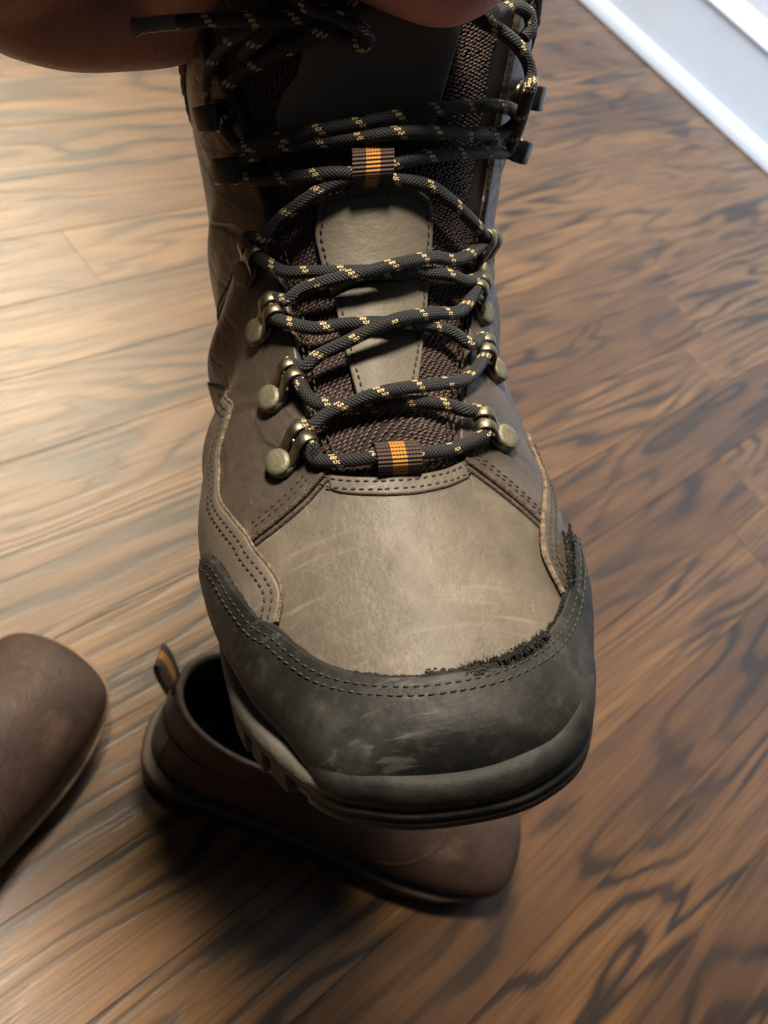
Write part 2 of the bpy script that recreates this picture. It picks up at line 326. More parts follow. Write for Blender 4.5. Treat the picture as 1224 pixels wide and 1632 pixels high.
# ---------------------------------------------------------------- skirting board and wall
def profile(name,P,y0,y1,m,parent):
    n=len(P); V=[(px,y,pz) for y in(y0,y1) for px,pz in P]
    F=[(i,(i+1)%n,n+(i+1)%n,n+i) for i in range(n)]+[tuple(range(n))[::-1],tuple(range(n,2*n))]
    o=mesh(name,V,F,m,parent,smooth=False)
    bv=o.modifiers.new('bevel','BEVEL'); bv.width=.0012; bv.segments=2; bv.limit_method='ANGLE'
    return o
sk=thing('baseboard','tall white painted baseboard along the foot of the wall behind the boot','baseboard',(XB,.7,0))
Y0,Y1=-1.9,1.9
profile('board',[(0,.001),(.016,.001),(.016,.142),(0,.142)],Y0,Y1,PAINT,sk)
cap=[(-.001,.1425)]+[(-.001-.007*math.sin(a),.150+.0075*(1-math.cos(a))) for a in np.linspace(0,math.pi/2,5)]+[(-.004,.163),(.002,.170),(.006,.180),(.010,.186),(.016,.188),(.016,.1425)]
profile('cap_moulding',cap,Y0,Y1,PAINT,sk)
qr=[(-.0005,.0015),(-.019,.0015)]+[(-.0005-.0185*math.cos(a),.0015+.004+.026*math.sin(a)) for a in np.linspace(.0,math.pi/2,9)]
profile('shoe_moulding',qr,Y0,Y1,PAINT,sk)
wall=mesh('wall',[(XB+.017,-1.3,-.01),(XB+.017,2.6,-.01),(XB+.017,2.6,2.4),(XB+.017,-1.3,2.4),(XB+.1,-1.3,-.01),(XB+.1,2.6,-.01),(XB+.1,2.6,2.4),(XB+.1,-1.3,2.4)],[(0,1,2,3),(4,7,6,5),(0,4,5,1),(3,2,6,7),(0,3,7,4),(1,5,6,2)],WALLP,smooth=False); wall['kind']='structure'
# ---------------------------------------------------------------- low slip-on shoes on the floor
SL=np.array([
[.2970,.0400,.2970,.0340,.003,.0010,.75,2.2],
[.2958,.0480,.2958,.0260,.003,.0230,.75,2.3],
[.2905,.0560,.2905,.0200,.003,.0365,.75,2.4],
[.2790,.0625,.2790,.0180,.003,.0450,.72,2.5],
[.2600,.0680,.2600,.0180,.002,.0490,.70,2.3],
[.2350,.0730,.2350,.0180,.001,.0525,.68,2.2],
[.2050,.0790,.2050,.0180,.000,.0525,.66,2.2],
[.1780,.0860,.1700,.0180,.000,.0495,.66,2.2],
[.1630,.0930,.1200,.0180,.000,.0480,.70,2.2],
[.1560,.0970,.0500,.0180,.000,.0450,.85,2.2],
[.1520,.0990,-.001,.0240,.000,.0460,.92,2.2],
[.1500,.1000,-.003,.0600,.000,.0455,1.,2.2],
[.1490,.1005,-.003,.1040,.000,.0440,1.,2.2]])
def leather_mat(name,c0,c1,rough,spec=.4):
    m,nt,b=mat(name); g=NT(nt); o=g.coord()
    n=g.noise(o,28,5,.6); n2=g.noise(o,130,3)
    g.put(b.inputs['Base Color'],g.mix(g.math('MULTIPLY',n2,.35),g.mix(g.ramp(g.noise(g.mapping(o,(18,18,60)),1.,4,.7),[(.55,0.),(.75,.6)]),g.ramp(n,[(.32,c0),(.7,c1)]),tuple(c*1.9+.012 for c in c1)),c0))
    g.put(b.inputs['Roughness'],g.math('ADD',rough-.08,g.math('MULTIPLY',n2,.16))); b.inputs['Specular IOR Level'].default_value=spec
    g.put(b.inputs['Normal'],g.bump(g.math('ADD',g.vor(o,900),g.math('MULTIPLY',n,6.)),.0004))
    return m
BROWN=leather_mat('brown_shoe_leather',(.028,.0150,.0095),(.056,.031,.020),.48)
LINING=plain('black_shoe_lining',(.005,.005,.005),1.,nscale=200,namp=.3)
SOLE_D=plain('dark_shoe_sole',(.020,.017,.015),.6,nscale=60,namp=.3)
WELT=plain('tan_welt',(.19,.12,.066),.6,nscale=80,namp=.25)
WELT_SHADE=plain('shaded_brown_welt',(.050,.030,.019),.6,nscale=80,namp=.25)  # welt colour darkened to stand for the shadow over this shoe
def sole_outline(half,n=220):
    """half: (y, xl, xr) from heel to toe; closed smooth outline, counter-clockwise seen from above, toe towards -Y"""
    h=np.asarray(half,float); L=np.c_[h[:,1],-h[:,0]]; Rr=np.c_[h[:,2],-h[:,0]]
    P=np.r_[L,Rr[::-1]]; P=np.r_[P,P[:1]]
    Q,_=catmull(np.c_[P,np.zeros(len(P))],n+1); return Q[:-1,:2]
def outward(O):
    T=np.roll(O,-1,0)-np.roll(O,1,0); T/=np.linalg.norm(T,axis=1,keepdims=True); N=np.c_[T[:,1],-T[:,0]]
    if ((O-O.mean(0))*N).sum()<0: N=-N
    return N
def layered(name,O,layers,zoff,m,parent,top=False):
    """stack of outline loops: (z, outset)"""
    N=outward(O); k=len(O); V=[]
    for z,e in layers:
        Q=O+N*e; V.append(np.c_[Q,zoff(-Q[:,1],z) if top else z+zoff(-Q[:,1])])
    ar=np.sum(O[:,0]*np.roll(O[:,1],-1)-np.roll(O[:,0],-1)*O[:,1])
    n=len(layers)
    F=grid_faces(n,k,flip=(ar>0),closed=True)
    F+= [tuple(range(k)) if ar<0 else tuple(range(k))[::-1], tuple((n-1)*k+j for j in range(k))[::-1] if ar<0 else tuple((n-1)*k+j for j in range(k))]
    return mesh(name,np.concatenate(V),F,m,parent)
def slip_on(name,label,mirror,loc,ang,group,weltm):
    wo=.002 if mirror else -.0022; t=thing(name,label,'shoe',loc,group); t.rotation_euler=(0,0,ang); sx=-1 if mirror else 1
    def put(nm,V,F,m,par,uv=None,**kw):
        V=np.asarray(V).reshape(-1,3)*np.array([sx,1,1]); F=[f[::-1] for f in F] if mirror else F
        return mesh(nm,V,F,m,par,uv=uv,**kw)
    k=72; ph=np.linspace(-np.pi,np.pi,k,endpoint=False)
    s=np.r_[.02,np.linspace(.15,12,74)]
    W=surf(s[:,None],ph[None],ST=SL,folds=False)
    up=put('upper',W,grid_faces(len(s),k,flip=False,closed=True)+[tuple(range(k))],BROWN,t)
    # rolled rim and dark inside
    rim=surf(12.,np.linspace(-np.pi,np.pi,97),ST=SL,folds=False)
    c=rim.mean(0); inn=rim+(c-rim)/np.linalg.norm(c-rim,axis=1,keepdims=True)*.0025
    v,f,_=tube(inn,.0032,10,False); put('collar',v,f,BROWN,up)
    lv=[]
    for a,b in((.93,.001),(.93,-.012),(.97,-.03),(.95,-.055),(.8,-.066),(.3,-.0665)):
        q=c+(rim[:-1]-c)*a; q[:,2]+=b; q[:,2]=np.maximum(q[:,2],.027); lv.append(q)
    nv=len(lv); put('lining',np.concatenate(lv),grid_faces(nv,96,flip=True,closed=True)+[tuple((nv-1)*96+j for j in range(96))],LINING,t)
    half=[(-.0045,-.008,.008),(.001,-.027,.027),(.02,-.040,.040),(.06,-.042,.042),(.11,-.043,.043),(.16,-.048,.048),(.205,-.0535,.0535),(.24,-.053,.054),(.268,-.045,.050),(.286,-.036,.042),(.297,-.023,.029),(.3015,-.006,.014)]
    O=sole_outline(half)*np.array([sx,1]); zf=lambda y:.006*np.clip((y-.2)/.1,0,1)**2
    layered('sole',O,[(0,-.004+min(wo,0)),(.002,-.001+min(wo,0)),(.010,.001+min(wo,0)),(.0195,.001+min(wo,0))],zf,SOLE_D,t)
    layered('welt',O,[(.0198,-.004),(.0202,.0030+wo),(.0215,.0038+wo),(.0238,.0036+wo),(.0248,.0022+wo),(.0250,-.010)],zf,weltm,t)
    # toe seam ridge and heel pull loop
    for sv in(() if mirror else (5.2,)):
        p=np.linspace(-1.5,1.5,60); C=off(sv+1.6*(p/1.5)**2,p,np.full(60,.0004),ST=SL,folds=False); v,f,_=tube(C,.0007,6); put('seam',v,f,BROWN,up)
    for sv,lo,hi in((11.25,-3.1,3.1),(7.4,-1.5,1.5),(10.2,2.2,2.95),(10.2,-2.95,-2.2)):
        p=np.linspace(lo,hi,90); ss=np.full(90,sv) if abs(hi-lo)>1 else np.linspace(9.2,11.2,90); pp=p if abs(hi-lo)>1 else np.full(90,(lo+hi)/2)
        C=off(ss,pp,np.full(90,.0003),ST=SL,folds=False); v,f,_=tube(C,.0006,6); put('seam',v,f,BROWN,up)
    P=np.array([(0,.000,.088),(0,.003,.100),(0,.011,.116),(0,.019,.127),(0,.0225,.127),(0,.021,.118),(0,.013,.104),(0,.006,.094)]); C,_=catmull(P,40)
    w=.0085; T,N,B=frames(C,(0,1,0))
    X=np.array([1,0,0])
    xs=np.array([-1,-.36,-.34,.34,.36,1])*w
    V=np.concatenate([C[:,None]+xs[None,:,None]*X,C[::-1][:,None]-0*X+xs[None,:,None]*X+N[::-1][:,None]*.0010])
    U=np.stack(np.broadcast_arrays(np.linspace(0,.09,80)[:,None],(xs/w*.5+.5)[None]),-1)
    put('pull_loop',V,grid_faces(80,6),WEB,t,uv=U,smooth=True)
    return t
def webbing_mat():
    m,nt,b=mat('striped_webbing'); g=NT(nt); u=g.sep(g.coord('UV'))
    st=g.math('LESS_THAN',g.math('ABSOLUTE',g.math('SUBTRACT',u[1],.5)),.17)
    rib=g.math('SINE',g.math('MULTIPLY',u[0],2*math.pi/.0013)); fine=g.noise(g.coord(),1500,2)
    c=g.mix(st,(.055,.030,.026),(.62,.27,.035)); c=g.mix(g.math('MULTIPLY',g.math('SUBTRACT',1.,g.math('ADD',g.math('MULTIPLY',rib,.5),.5)),.35),c,(.03,.018,.014))
    c=g.mix(g.math('MULTIPLY',fine,.4),c,(.10,.06,.04))
    g.put(b.inputs['Base Color'],c); b.inputs['Roughness'].default_value=.75
    weave=g.math('MULTIPLY',rib,g.math('SINE',g.math('MULTIPLY',u[1],2*math.pi*14)))
    g.put(b.inputs['Normal'],g.bump(g.math('ADD',rib,g.math('MULTIPLY',weave,.6)),.0003))
    return m
WEB=webbing_mat()
def aim(h,t): return math.atan2(t[1]-h[1],t[0]-h[0])+math.pi/2     # toe is local -Y
hp,tp=(.312,.178),(.498,-.060)
slip_on('slip_on_shoe','low brown slip-on shoe behind the boot, black inside, orange striped pull loop at its heel',False,(hp[0],hp[1],.0),aim(hp,tp),'pair of brown slip-on shoes',WELT_SHADE)
slip_on('slip_on_shoe','blurred brown leather shoe with tan welt, cut off by the left edge',True,(.014,.134,.0),aim((.014,.134),(.286,.262)),'pair of brown slip-on shoes',WELT)
# ---------------------------------------------------------------- the boot: materials
def boot_leather(name,c0,c1,scuff,rough,dark=.5,streak=True,wrinkle=0.):
    m,nt,b=mat(name); g=NT(nt); o=g.coord()
    n=g.noise(o,20,5,.66); n2=g.noise(o,95,4,.6); fine=g.noise(o,900,3)
    col=g.ramp(n,[(.30,c0),(.68,c1)])
    col=g.mix(g.math('MULTIPLY',g.ramp(n2,[(.45,0.),(.75,1.)]),.35),col,tuple(c*dark for c in c0))
    if streak:
        st=g.noise(g.mapping(o,(30,460,60),rot=(0,0,R_(32))),1.,3,.6)
        zone=g.ramp(g.noise(o,19,2),[(.42,0.),(.62,1.)])
        col=g.mix(g.math('MULTIPLY',g.math('MULTIPLY',g.ramp(st,[(.54,0.),(.70,1.)]),zone),.30),col,scuff)
        st2=g.noise(g.mapping(o,(330,28,60),rot=(0,0,R_(-12))),1.,2,.6)
        col=g.mix(g.math('MULTIPLY',g.ramp(st2,[(.70,0.),(.76,1.)]),.35),col,scuff)
    sp=g.vor(o,210); col=g.mix(g.math('MULTIPLY',g.math('LESS_THAN',sp,.032),.4),col,tuple(min(1,c*1.5) for c in scuff))
    g.put(b.inputs['Base Color'],col)
    g.put(b.inputs['Roughness'],g.math('ADD',rough-.1,g.math('MULTIPLY',n2,.2))); b.inputs['Specular IOR Level'].default_value=.45
    fine_n=g.bump(g.math('ADD',g.math('MULTIPLY',n,2.),g.math('ADD',g.math('MULTIPLY',n2,.8),g.math('MULTIPLY',fine,.22))),.0006)
    wr=g.ramp(g.noise(g.mapping(o,(34,34,75),rot=(R_(20),R_(25),0)),1.,2,.5,.8),[(.35,0.),(.52,1.),(.62,.85),(.8,1.)]) if wrinkle else None
    g.put(b.inputs['Normal'],g.bump(wr,wrinkle,1,fine_n) if wrinkle else fine_n)
    return m
VAMP=boot_leather('worn_taupe_leather',(.070,.056,.042),(.152,.126,.094),(.30,.26,.20),.56)
QUART=boot_leather('taupe_side_leather',(.040,.031,.024),(.082,.064,.048),(.19,.16,.125),.44,streak=True,wrinkle=.0005)
TONGUE_L=boot_leather('smooth_tongue_leather',(.105,.090,.066),(.135,.116,.086),(.2,.17,.13),.60,streak=False)
def rubber_cap():
    m,nt,b=mat('scuffed_black_toe_cap'); g=NT(nt); o=g.coord()
    n=g.noise(o,30,5,.65); n2=g.noise(o,160,4,.6); st=g.noise(g.mapping(o,(40,40,330),rot=(R_(15),0,0)),1.,3)
    col=g.ramp(n,[(.38,(.0055,.0055,.005)),(.54,(.016,.0155,.0138)),(.70,(.050,.0485,.043))])
    col=g.mix(g.math('MULTIPLY',g.ramp(n2,[(.55,0.),(.78,1.)]),.30),col,(.075,.073,.066))
    hs=g.noise(g.mapping(o,(38,420,300),rot=(0,R_(8),R_(6))),1.,3,.6); zn=g.ramp(g.noise(o,26,2),[(.45,0.),(.65,1.)])
    col=g.mix(g.math('MULTIPLY',g.math('MULTIPLY',g.ramp(hs,[(.56,0.),(.68,1.)]),zn),.6),col,(.125,.122,.110))
    g.put(b.inputs['Base Color'],col); g.put(b.inputs['Roughness'],g.math('ADD',.46,g.math('MULTIPLY',n2,.25))); b.inputs['Specular IOR Level'].default_value=.3
    g.put(b.inputs['Normal'],g.bump(g.math('ADD',n,g.math('ADD',g.math('MULTIPLY',n2,.5),g.math('MULTIPLY',st,.25))),.0006))
    return m
CAP=rubber_cap()
RUB=plain('dark_grey_rubber',(.018,.0178,.0155),.66,spec=.32,nscale=75,namp=.65,bump=.0010,bscale=90)
LUGM=plain('dusty_lug_rubber',(.085,.077,.064),.75,nscale=90,namp=.35,bump=.0006,bscale=260)
MID=plain('dusty_midsole',(.085,.076,.062),.8,nscale=70,namp=.35,bump=.0006,bscale=260)
SUEDE=plain('raw_suede_edge',(.155,.112,.076),.95,nscale=420,namp=.55,bump=.0006,bscale=900)
SEAM=plain('dark_rolled_seam',(.062,.042,.032),.7,nscale=500,namp=.5,bump=.0005,bscale=1100)
THREAD=plain('brown_thread',(.035,.024,.019),.7)
BTHREAD=plain('black_thread',(.020,.018,.016),.6)
DARKF=plain('black_lining',(.010,.010,.012),.9,nscale=300,namp=.4,bump=.0004,bscale=700)
MESHB=plain('tongue_backing',(.016,.010,.009),.9)
KNOT=plain('brown_mesh_yarn',(.085,.054,.045),.45,nscale=90,namp=.35,bump=.0002,bscale=2500)
FIBRE=plain('black_fibre',(.012,.011,.010),.9)
BRASS=plain('antique_brass',(.20,.175,.125),.46,metal=1.,nscale=260,namp=.35,bump=.0002,bscale=500)
RIVET=plain('dull_olive_rivet',(.17,.158,.105),.58,metal=.55,nscale=300,namp=.25,bump=.0002,bscale=700)
STEEL=plain('worn_steel',(.55,.53,.48),.28,metal=1.,nscale=300,namp=.3)
GUN=plain('gunmetal',(.09,.085,.075),.32,metal=.9,nscale=300,namp=.3)
AGLET=plain('clear_plastic_aglet',(.10,.10,.10),.25,nscale=200,namp=.5)
def lace_mat():
    m,nt,b=mat('black_lace_gold_flecks'); g=NT(nt); u=g.sep(g.coord('UV'))
    pit=.0128
    cell=g.math('FLOOR',g.math('MULTIPLY',u[1],9.)); fv=g.math('FRACT',g.math('MULTIPLY',u[1],9.))
    ph=g.math('FRACT',g.math('DIVIDE',g.math('SUBTRACT',u[0],g.math('MULTIPLY',cell,.00095)),pit))
    dash=g.math('LESS_THAN',ph,.17); gap=g.math('GREATER_THAN',fv,.30)
    strand=g.math('GREATER_THAN',g.math('FRACT',g.math('MULTIPLY',ph,18.)),.22)
    fl=g.math('MULTIPLY',g.math('MULTIPLY',dash,gap),strand)
    keep=g.math('GREATER_THAN',g.noise(g.comb(g.math('MULTIPLY',g.math('FLOOR',g.math('DIVIDE',u[0],pit)),3.7),g.math('MULTIPLY',cell,2.3),0.),1.3,0),.38)
    fl=g.math('MULTIPLY',fl,keep)
    a=g.math('SINE',g.math('ADD',g.math('MULTIPLY',u[0],2*math.pi/.00125),g.math('MULTIPLY',u[1],2*math.pi*10)))
    c=g.math('SINE',g.math('SUBTRACT',g.math('MULTIPLY',u[0],2*math.pi/.00125),g.math('MULTIPLY',u[1],2*math.pi*10)))
    br=g.math('MAXIMUM',a,c)
    base=g.mix(g.math('ADD',g.math('MULTIPLY',br,.4),.4),(.0035,.0037,.0045),(.015,.0155,.018))
    g.put(b.inputs['Base Color'],g.mix(fl,base,(.68,.52,.26))); b.inputs['Roughness'].default_value=.58; b.inputs['Sheen Weight'].default_value=.05
    g.put(b.inputs['Normal'],g.bump(g.math('ADD',br,g.math('MULTIPLY',fl,.8)),.0002))
    return m
LACE=lace_mat()
# ---------------------------------------------------------------- the boot: thing and helpers
bp=FEAT['boot_pose']
boot=thing('hiking_boot','worn taupe leather hiking boot held up by its collar, scuffed black toe cap, gold-flecked laces','boot')
boot.matrix_world=Matrix.Translation(bp[3])@Matrix(bp[:3]).to_4x4()
SCL=np.array([.019,.05])
def rs(P,n):
    P=np.asarray(P,float)[:,:2]*SCL; Q,L=catmull(np.c_[P,np.zeros(len(P))],n); return Q[:,:2]/SCL
def edge_ts(n,e=.02): return np.r_[0,e*.25,e*.6,e,np.linspace(e*2,1-e*2,n),1-e,1-e*.6,1-e*.25,1]
def edge_f(n): return np.r_[0,.62,.92,1,np.ones(n),1,.92,.62,0]
def patch(name,A,B,o,th,m,parent,n=60,k=30,ea=.02,eb=.02,extra=None,open_b=False):
    """piece of leather lying on the upper between two (s,phi) edges, its rim rounded down by th"""
    ta=edge_ts(n,ea); fa=edge_f(n); tb=edge_ts(k,eb); fb=edge_f(k)
    if open_b: fb[-4:]=1
    A=np.asarray(A,float);B=np.asarray(B,float)
    qa=rs(A,400);qb=rs(B,400);x=np.linspace(0,1,400)
    a=np.stack([np.interp(ta,x,qa[:,i]) for i in(0,1)],-1);b=np.stack([np.interp(ta,x,qb[:,i]) for i in(0,1)],-1)
    G=a[:,None]*(1-tb)[None,:,None]+b[:,None]*tb[None,:,None]
    oo=o-th*(1-np.minimum(fa[:,None],fb[None]))
    if extra is not None: oo=oo+extra(G[...,0],G[...,1])
    P=off(G[...,0],G[...,1],oo)
    # face the right way out
    nrm=normal(G[n//2+4,k//2+4][0],G[n//2+4,k//2+4][1]); e1=P[n//2+5,k//2+4]-P[n//2+4,k//2+4]; e2=P[n//2+4,k//2+5]-P[n//2+4,k//2+4]
    flip=np.dot(np.cross(e1,e2),nrm)<0
    uv=np.stack([G[...,0]*SCL[0],G[...,1]*SCL[1]],-1)
    return mesh(name,P,grid_faces(len(ta),len(tb),flip=flip),m,parent,uv=uv)
def on(path,n,o=0.,shift=0.):
    """3D points, tangents, normals along an (s,phi) path, moved sideways on the surface by shift metres"""
    q=rs(path,n); P=off(q[:,0],q[:,1],o(q[:,0],q[:,1]) if callable(o) else np.full(n,o)); N=normal(q[:,0],q[:,1])
    T=np.gradient(P,axis=0); T/=np.linalg.norm(T,axis=1,keepdims=True); S=np.cross(N,T); return P+S*shift,T,N
def stitches(name,path,o,shift,parent,m=THREAD,pitch=.0027,ln=.0019,w=.00034,sub=None):
    P,T,N=on(path,600,o,shift); L=np.r_[0,np.cumsum(np.linalg.norm(np.diff(P,axis=0),axis=1))]
    D=np.arange(.0012,L[-1]-.0008,pitch); parts=[]
    a=np.linspace(0,2*np.pi,6,endpoint=False)
    for d in D:
        d=d+RNG.normal(0,.00012)
        c=np.array([np.interp(d,L,P[:,i]) for i in range(3)]);t=np.array([np.interp(d,L,T[:,i]) for i in range(3)]);n=np.array([np.interp(d,L,N[:,i]) for i in range(3)])
        t=t/np.linalg.norm(t); n=n-t*(n@t); n/=np.linalg.norm(n); b=np.cross(n,t); t2=t+b*RNG.normal(.10,.06)
        V=[]
        for x,r,h in((-.5,.4,-.9),(-.25,1,.05),(.25,1,.05),(.5,.4,-.9)):
            V.append(c+t2*x*ln+n*h*w+(np.cos(a)[:,None]*n+np.sin(a)[:,None]*b)*r*w)
        parts.append((np.concatenate(V),grid_faces(4,6,closed=True,flip=True)+[tuple(range(6)),tuple(range(18,24))[::-1]]))
    V,F,_=merge(parts); return mesh(name,V,F,m,parent,kind='stuff')
def welt_tube(name,path,o,shift,r,m,parent,rough=.0,n=260,k=8):
    P,T,N=on(path,n,o,shift)
    rr=r*(1+rough*(.6*RNG.normal(size=n)+.8*np.convolve(RNG.normal(size=n+8),np.ones(9)/3,'valid')))
    P=P+N*(rough*.25*r*RNG.normal(size=(n,1)))
    V,F,U=tube(P,np.clip(rr,.35*r,2*r),k); return mesh(name,V,F,m,parent,uv=U)
def fibres(path,count,ln,spread,o,clump):
    P,T,N=on(path,300,o); parts=[]
    for _ in range(count):
        i=int(RNG.integers(2,298)); c=P[i]+T[i]*RNG.normal(0,.0006)
        S=np.cross(N[i],T[i]); d=S*RNG.normal(.75,.3)*spread+N[i]*abs(RNG.normal(.45,.35))+T[i]*RNG.normal(0,.55); d/=np.linalg.norm(d)
        L=ln*RNG.uniform(.35,1.2); e=RNG.normal(0,.3,3)
        Q=np.array([c-d*.0006,c+d*L*.5+e*L*.12,c+d*L+e*L*.35]); v,f,_=tube(Q,[clump,clump*.8,clump*.3],4,False); parts.append((v,f))
    return parts
FT={k:np.array(v) for k,v in FEAT.items() if isinstance(v,list) and k not in('boot_pose','cam_rot')}
# inside
s_=np.linspace(.4,14.2,110); p_=np.linspace(-np.pi,np.pi,97)[:-1]
G=off(s_[:,None]+0*p_,p_[None]+0*s_[:,None],np.full((110,96),-.0042)); mesh('lining',G,grid_faces(110,96,closed=True),DARKF,boot)
# tongue
def el(s): return np.interp(s,FT['eye_l'][:,0],FT['eye_l'][:,1])
def er(s): return np.interp(s,FT['eye_r'][:,0],FT['eye_r'][:,1])
def tongue_h(s,p):
    return .0022*np.exp(-((s-7.75)/.28)**2)*np.clip(1-(p/.5)**2,0,1)-.0010*np.exp(-((s-8.35)/.25)**2)+.0003*np.sin(s*5.1)*np.clip(1-(p/.6)**2,0,1)
sv=np.linspace(6.7,14.85,50)
tongue=patch('tongue',[(s,el(s)-.16) for s in sv],[(s,er(s)+.16) for s in sv],-.0020,.001,MESHB,boot,n=110,k=40,extra=tongue_h)
parts=[];a6=np.linspace(0,2*np.pi,6,endpoint=False)
s=6.8;row=0
while s<14.7:
    ds=np.linalg.norm(surf(s+.02,.1)-surf(s,.1))/.02
    lo,hi=el(s)-(.12 if s<11.3 else -.06),er(s)+(.12 if s<11.3 else -.14); dphi=np.linalg.norm(surf(s,.25)-surf(s,.2))/.05
    st=.0020/max(dphi,.02)
    cnt=int((hi-lo)/st)
    q=lo+(np.arange(cnt)+(.5 if row%2 else 0))*st+RNG.normal(0,.004,cnt); ss=np.full(cnt,s)
    C=off(ss,q,-.0017+tongue_h(ss,q)); N=normal(ss,q); T=surf(ss,q+.01)-surf(ss,q-.01); T/=np.linalg.norm(T,axis=1,keepdims=True); B=np.cross(N,T)
    for i in range(cnt):
        t=T[i]*.86+B[i]*(.50 if B[i][2]>0 else -.50); b=np.cross(N[i],t)
        V=np.concatenate([C[i]+t*x*.00098+(np.cos(a6)[:,None]*N[i]*.00036+np.sin(a6)[:,None]*b*.00044)*r for x,r in((-1,.3),(-.5,1),(.5,1),(1,.3))])
        parts.append((V,grid_faces(4,6,closed=True,flip=True)))
    s+=.00118/ds;row+=1
V,F,_=merge(parts); mesh('mesh_weave',V,F,KNOT,tongue,kind='stuff')
FT['tl_l'][:,1]-=.028; FT['tl_r'][:,1]+=.012
lp=patch('lower_panel',FT['tl_l'],FT['tl_r'],.0008,.0022,TONGUE_L,tongue,n=50,k=30,ea=.015,eb=.02)
up_=patch('upper_panel',np.r_[FT['tu_l'][::-1],FT['tu_top'][1:4],[(11.356,.02)]],np.r_[FT['tu_r'][::-1],FT['tu_top'][7:4:-1],[(11.356,.05)]],.0014,.0030,TONGUE_L,tongue,n=60,k=34,ea=.015,eb=.02)
tp_=patch('top_panel',np.r_[[(12.1,-.47)],FT['tt'][:4],[(13.3,-.30),(13.9,-.30),(14.8,-.32)]],np.r_[FT['tt_r'],[(14.2,.39),(14.8,.40)]],.0010,.0024,TONGUE_L,tongue,n=60,k=34)
for nm,pa,sh in(('l',FT['tl_l'],-.0022),('r',FT['tl_r'],.0022)): stitches('stitching',pa,.0012,sh*-1 if nm=='l' else sh*-1,lp,BTHREAD)
ring=np.r_[FT['tu_l'][::-1],FT['tu_top'][1:],FT['tu_r'][1:]]
stitches('stitching',ring,.0017,-.0026,up_,BTHREAD)
# vamp and throat
thr=FT['throat']
def s_top(p): return np.where(p<thr[0,1],thr[0,0]+(thr[0,1]-p)*1.0,np.where(p>thr[-1,1],thr[-1,0]+(p-thr[-1,1])*1.0,np.interp(p,thr[:,1],thr[:,0])))
pv=np.linspace(-2.2,2.2,161)
vamp=patch('vamp',np.c_[s_top(pv),pv],np.c_[np.full(161,.03),pv],.0003,.0018,VAMP,boot,n=140,k=70,ea=.002,eb=.012,open_b=True)
tb=[(a-.30+.05*abs(b-.05),b) for a,b in thr]
th_=patch('throat_tab',thr,tb,.0013,.0014,VAMP,vamp,n=40,k=8,ea=.03,eb=.12)
stitches('stitching',thr,.0014,-.0018,th_); stitches('stitching',thr,.0014,-.0046,th_)
# quarters
def back(s): return np.interp(s,[9,11.5],[2.25,np.pi])
for sd,e,sm in((-1,'eye_l','seam_l'),(1,'eye_r','seam_r')):
    A=np.r_[FT[sm][::-1],FT[e][1:]]; A=A[np.r_[True,np.diff(A[:,0])>.01]]
    A=np.r_[A,[(14.25,A[-1,1]+sd*.06)]] if A[-1,0]<14.1 else A
    st0=A[:,0].copy(); B=np.c_[st0,sd*back(st0)]
    qt=patch('quarter',A,B,.0014,.0020,QUART,boot,n=130,k=60,ea=.004,eb=.010,open_b=True)
    stitches('stitching',FT[sm],.0015,sd*.0026,qt); stitches('stitching',FT[sm],.0015,sd*.0044,qt)
    stitches('stitching',FT[e],.0015,sd*.0024,qt); stitches('stitching',FT[e][:9],.0015,sd*.0046,qt)
    welt_tube('rolled_edge',FT[sm],.0012,sd*-.0004,.0010,SEAM,qt,.03); welt_tube('rolled_edge',FT[sm],.0005,sd*-.0024,.0009,SEAM,qt,.03)
    ov='over_l' if sd<0 else 'over_r'; O=FT[ov][::-1]
    ext=[(O[-1,0]+.45,O[-1,1]+sd*.25),(O[-1,0]+.8,O[-1,1]+sd*.6)]
    A2=np.r_[O,ext]; B2=np.c_[A2[:,0],np.full(len(A2),sd*2.3)]
    so=patch('side_overlay',A2,B2,.0024,.0020,QUART if sd>0 else VAMP,boot,n=90,k=36,ea=.006,eb=.02,open_b=True)
    welt_tube('raw_edge',A2[:-1],.0017,0,.0006 if sd<0 else .0009,SUEDE,so,.07,n=420)
    V,F,_=merge(fibres(A2[:-1],420,.0010,.6*sd,.0018,.00011)); mesh('suede_fuzz',V,F,SUEDE,so,kind='stuff')
    stitches('stitching',O,.0025,-sd*.0030,so); stitches('stitching',O,.0025,-sd*.0056,so)
    # collar binding
    c=np.array([(14.22,x) for x in np.linspace(A[-1,1],sd*np.pi,12)]); welt_tube('collar_binding',c,.0005,0,.0030,DARKF,qt,.1,n=120)
    c=np.array([(14.02,x) for x in np.linspace(A[-1,1]+sd*.05,sd*np.pi,12)]); welt_tube('raw_edge',c,.0020,0,.0008,SUEDE,qt,.2,n=160)
    # ankle seam across the side
    c=np.array([(11.25+.25*(abs(x)-.9),sd*abs(x)) for x in np.linspace(.95,2.3,14)]) if sd<0 else np.array([(11.3+.1*(x-.9),x) for x in np.linspace(1.0,2.3,14)])
    stitches('stitching',c,.0015,0,qt); stitches('stitching',c,.0015,.0022,qt)
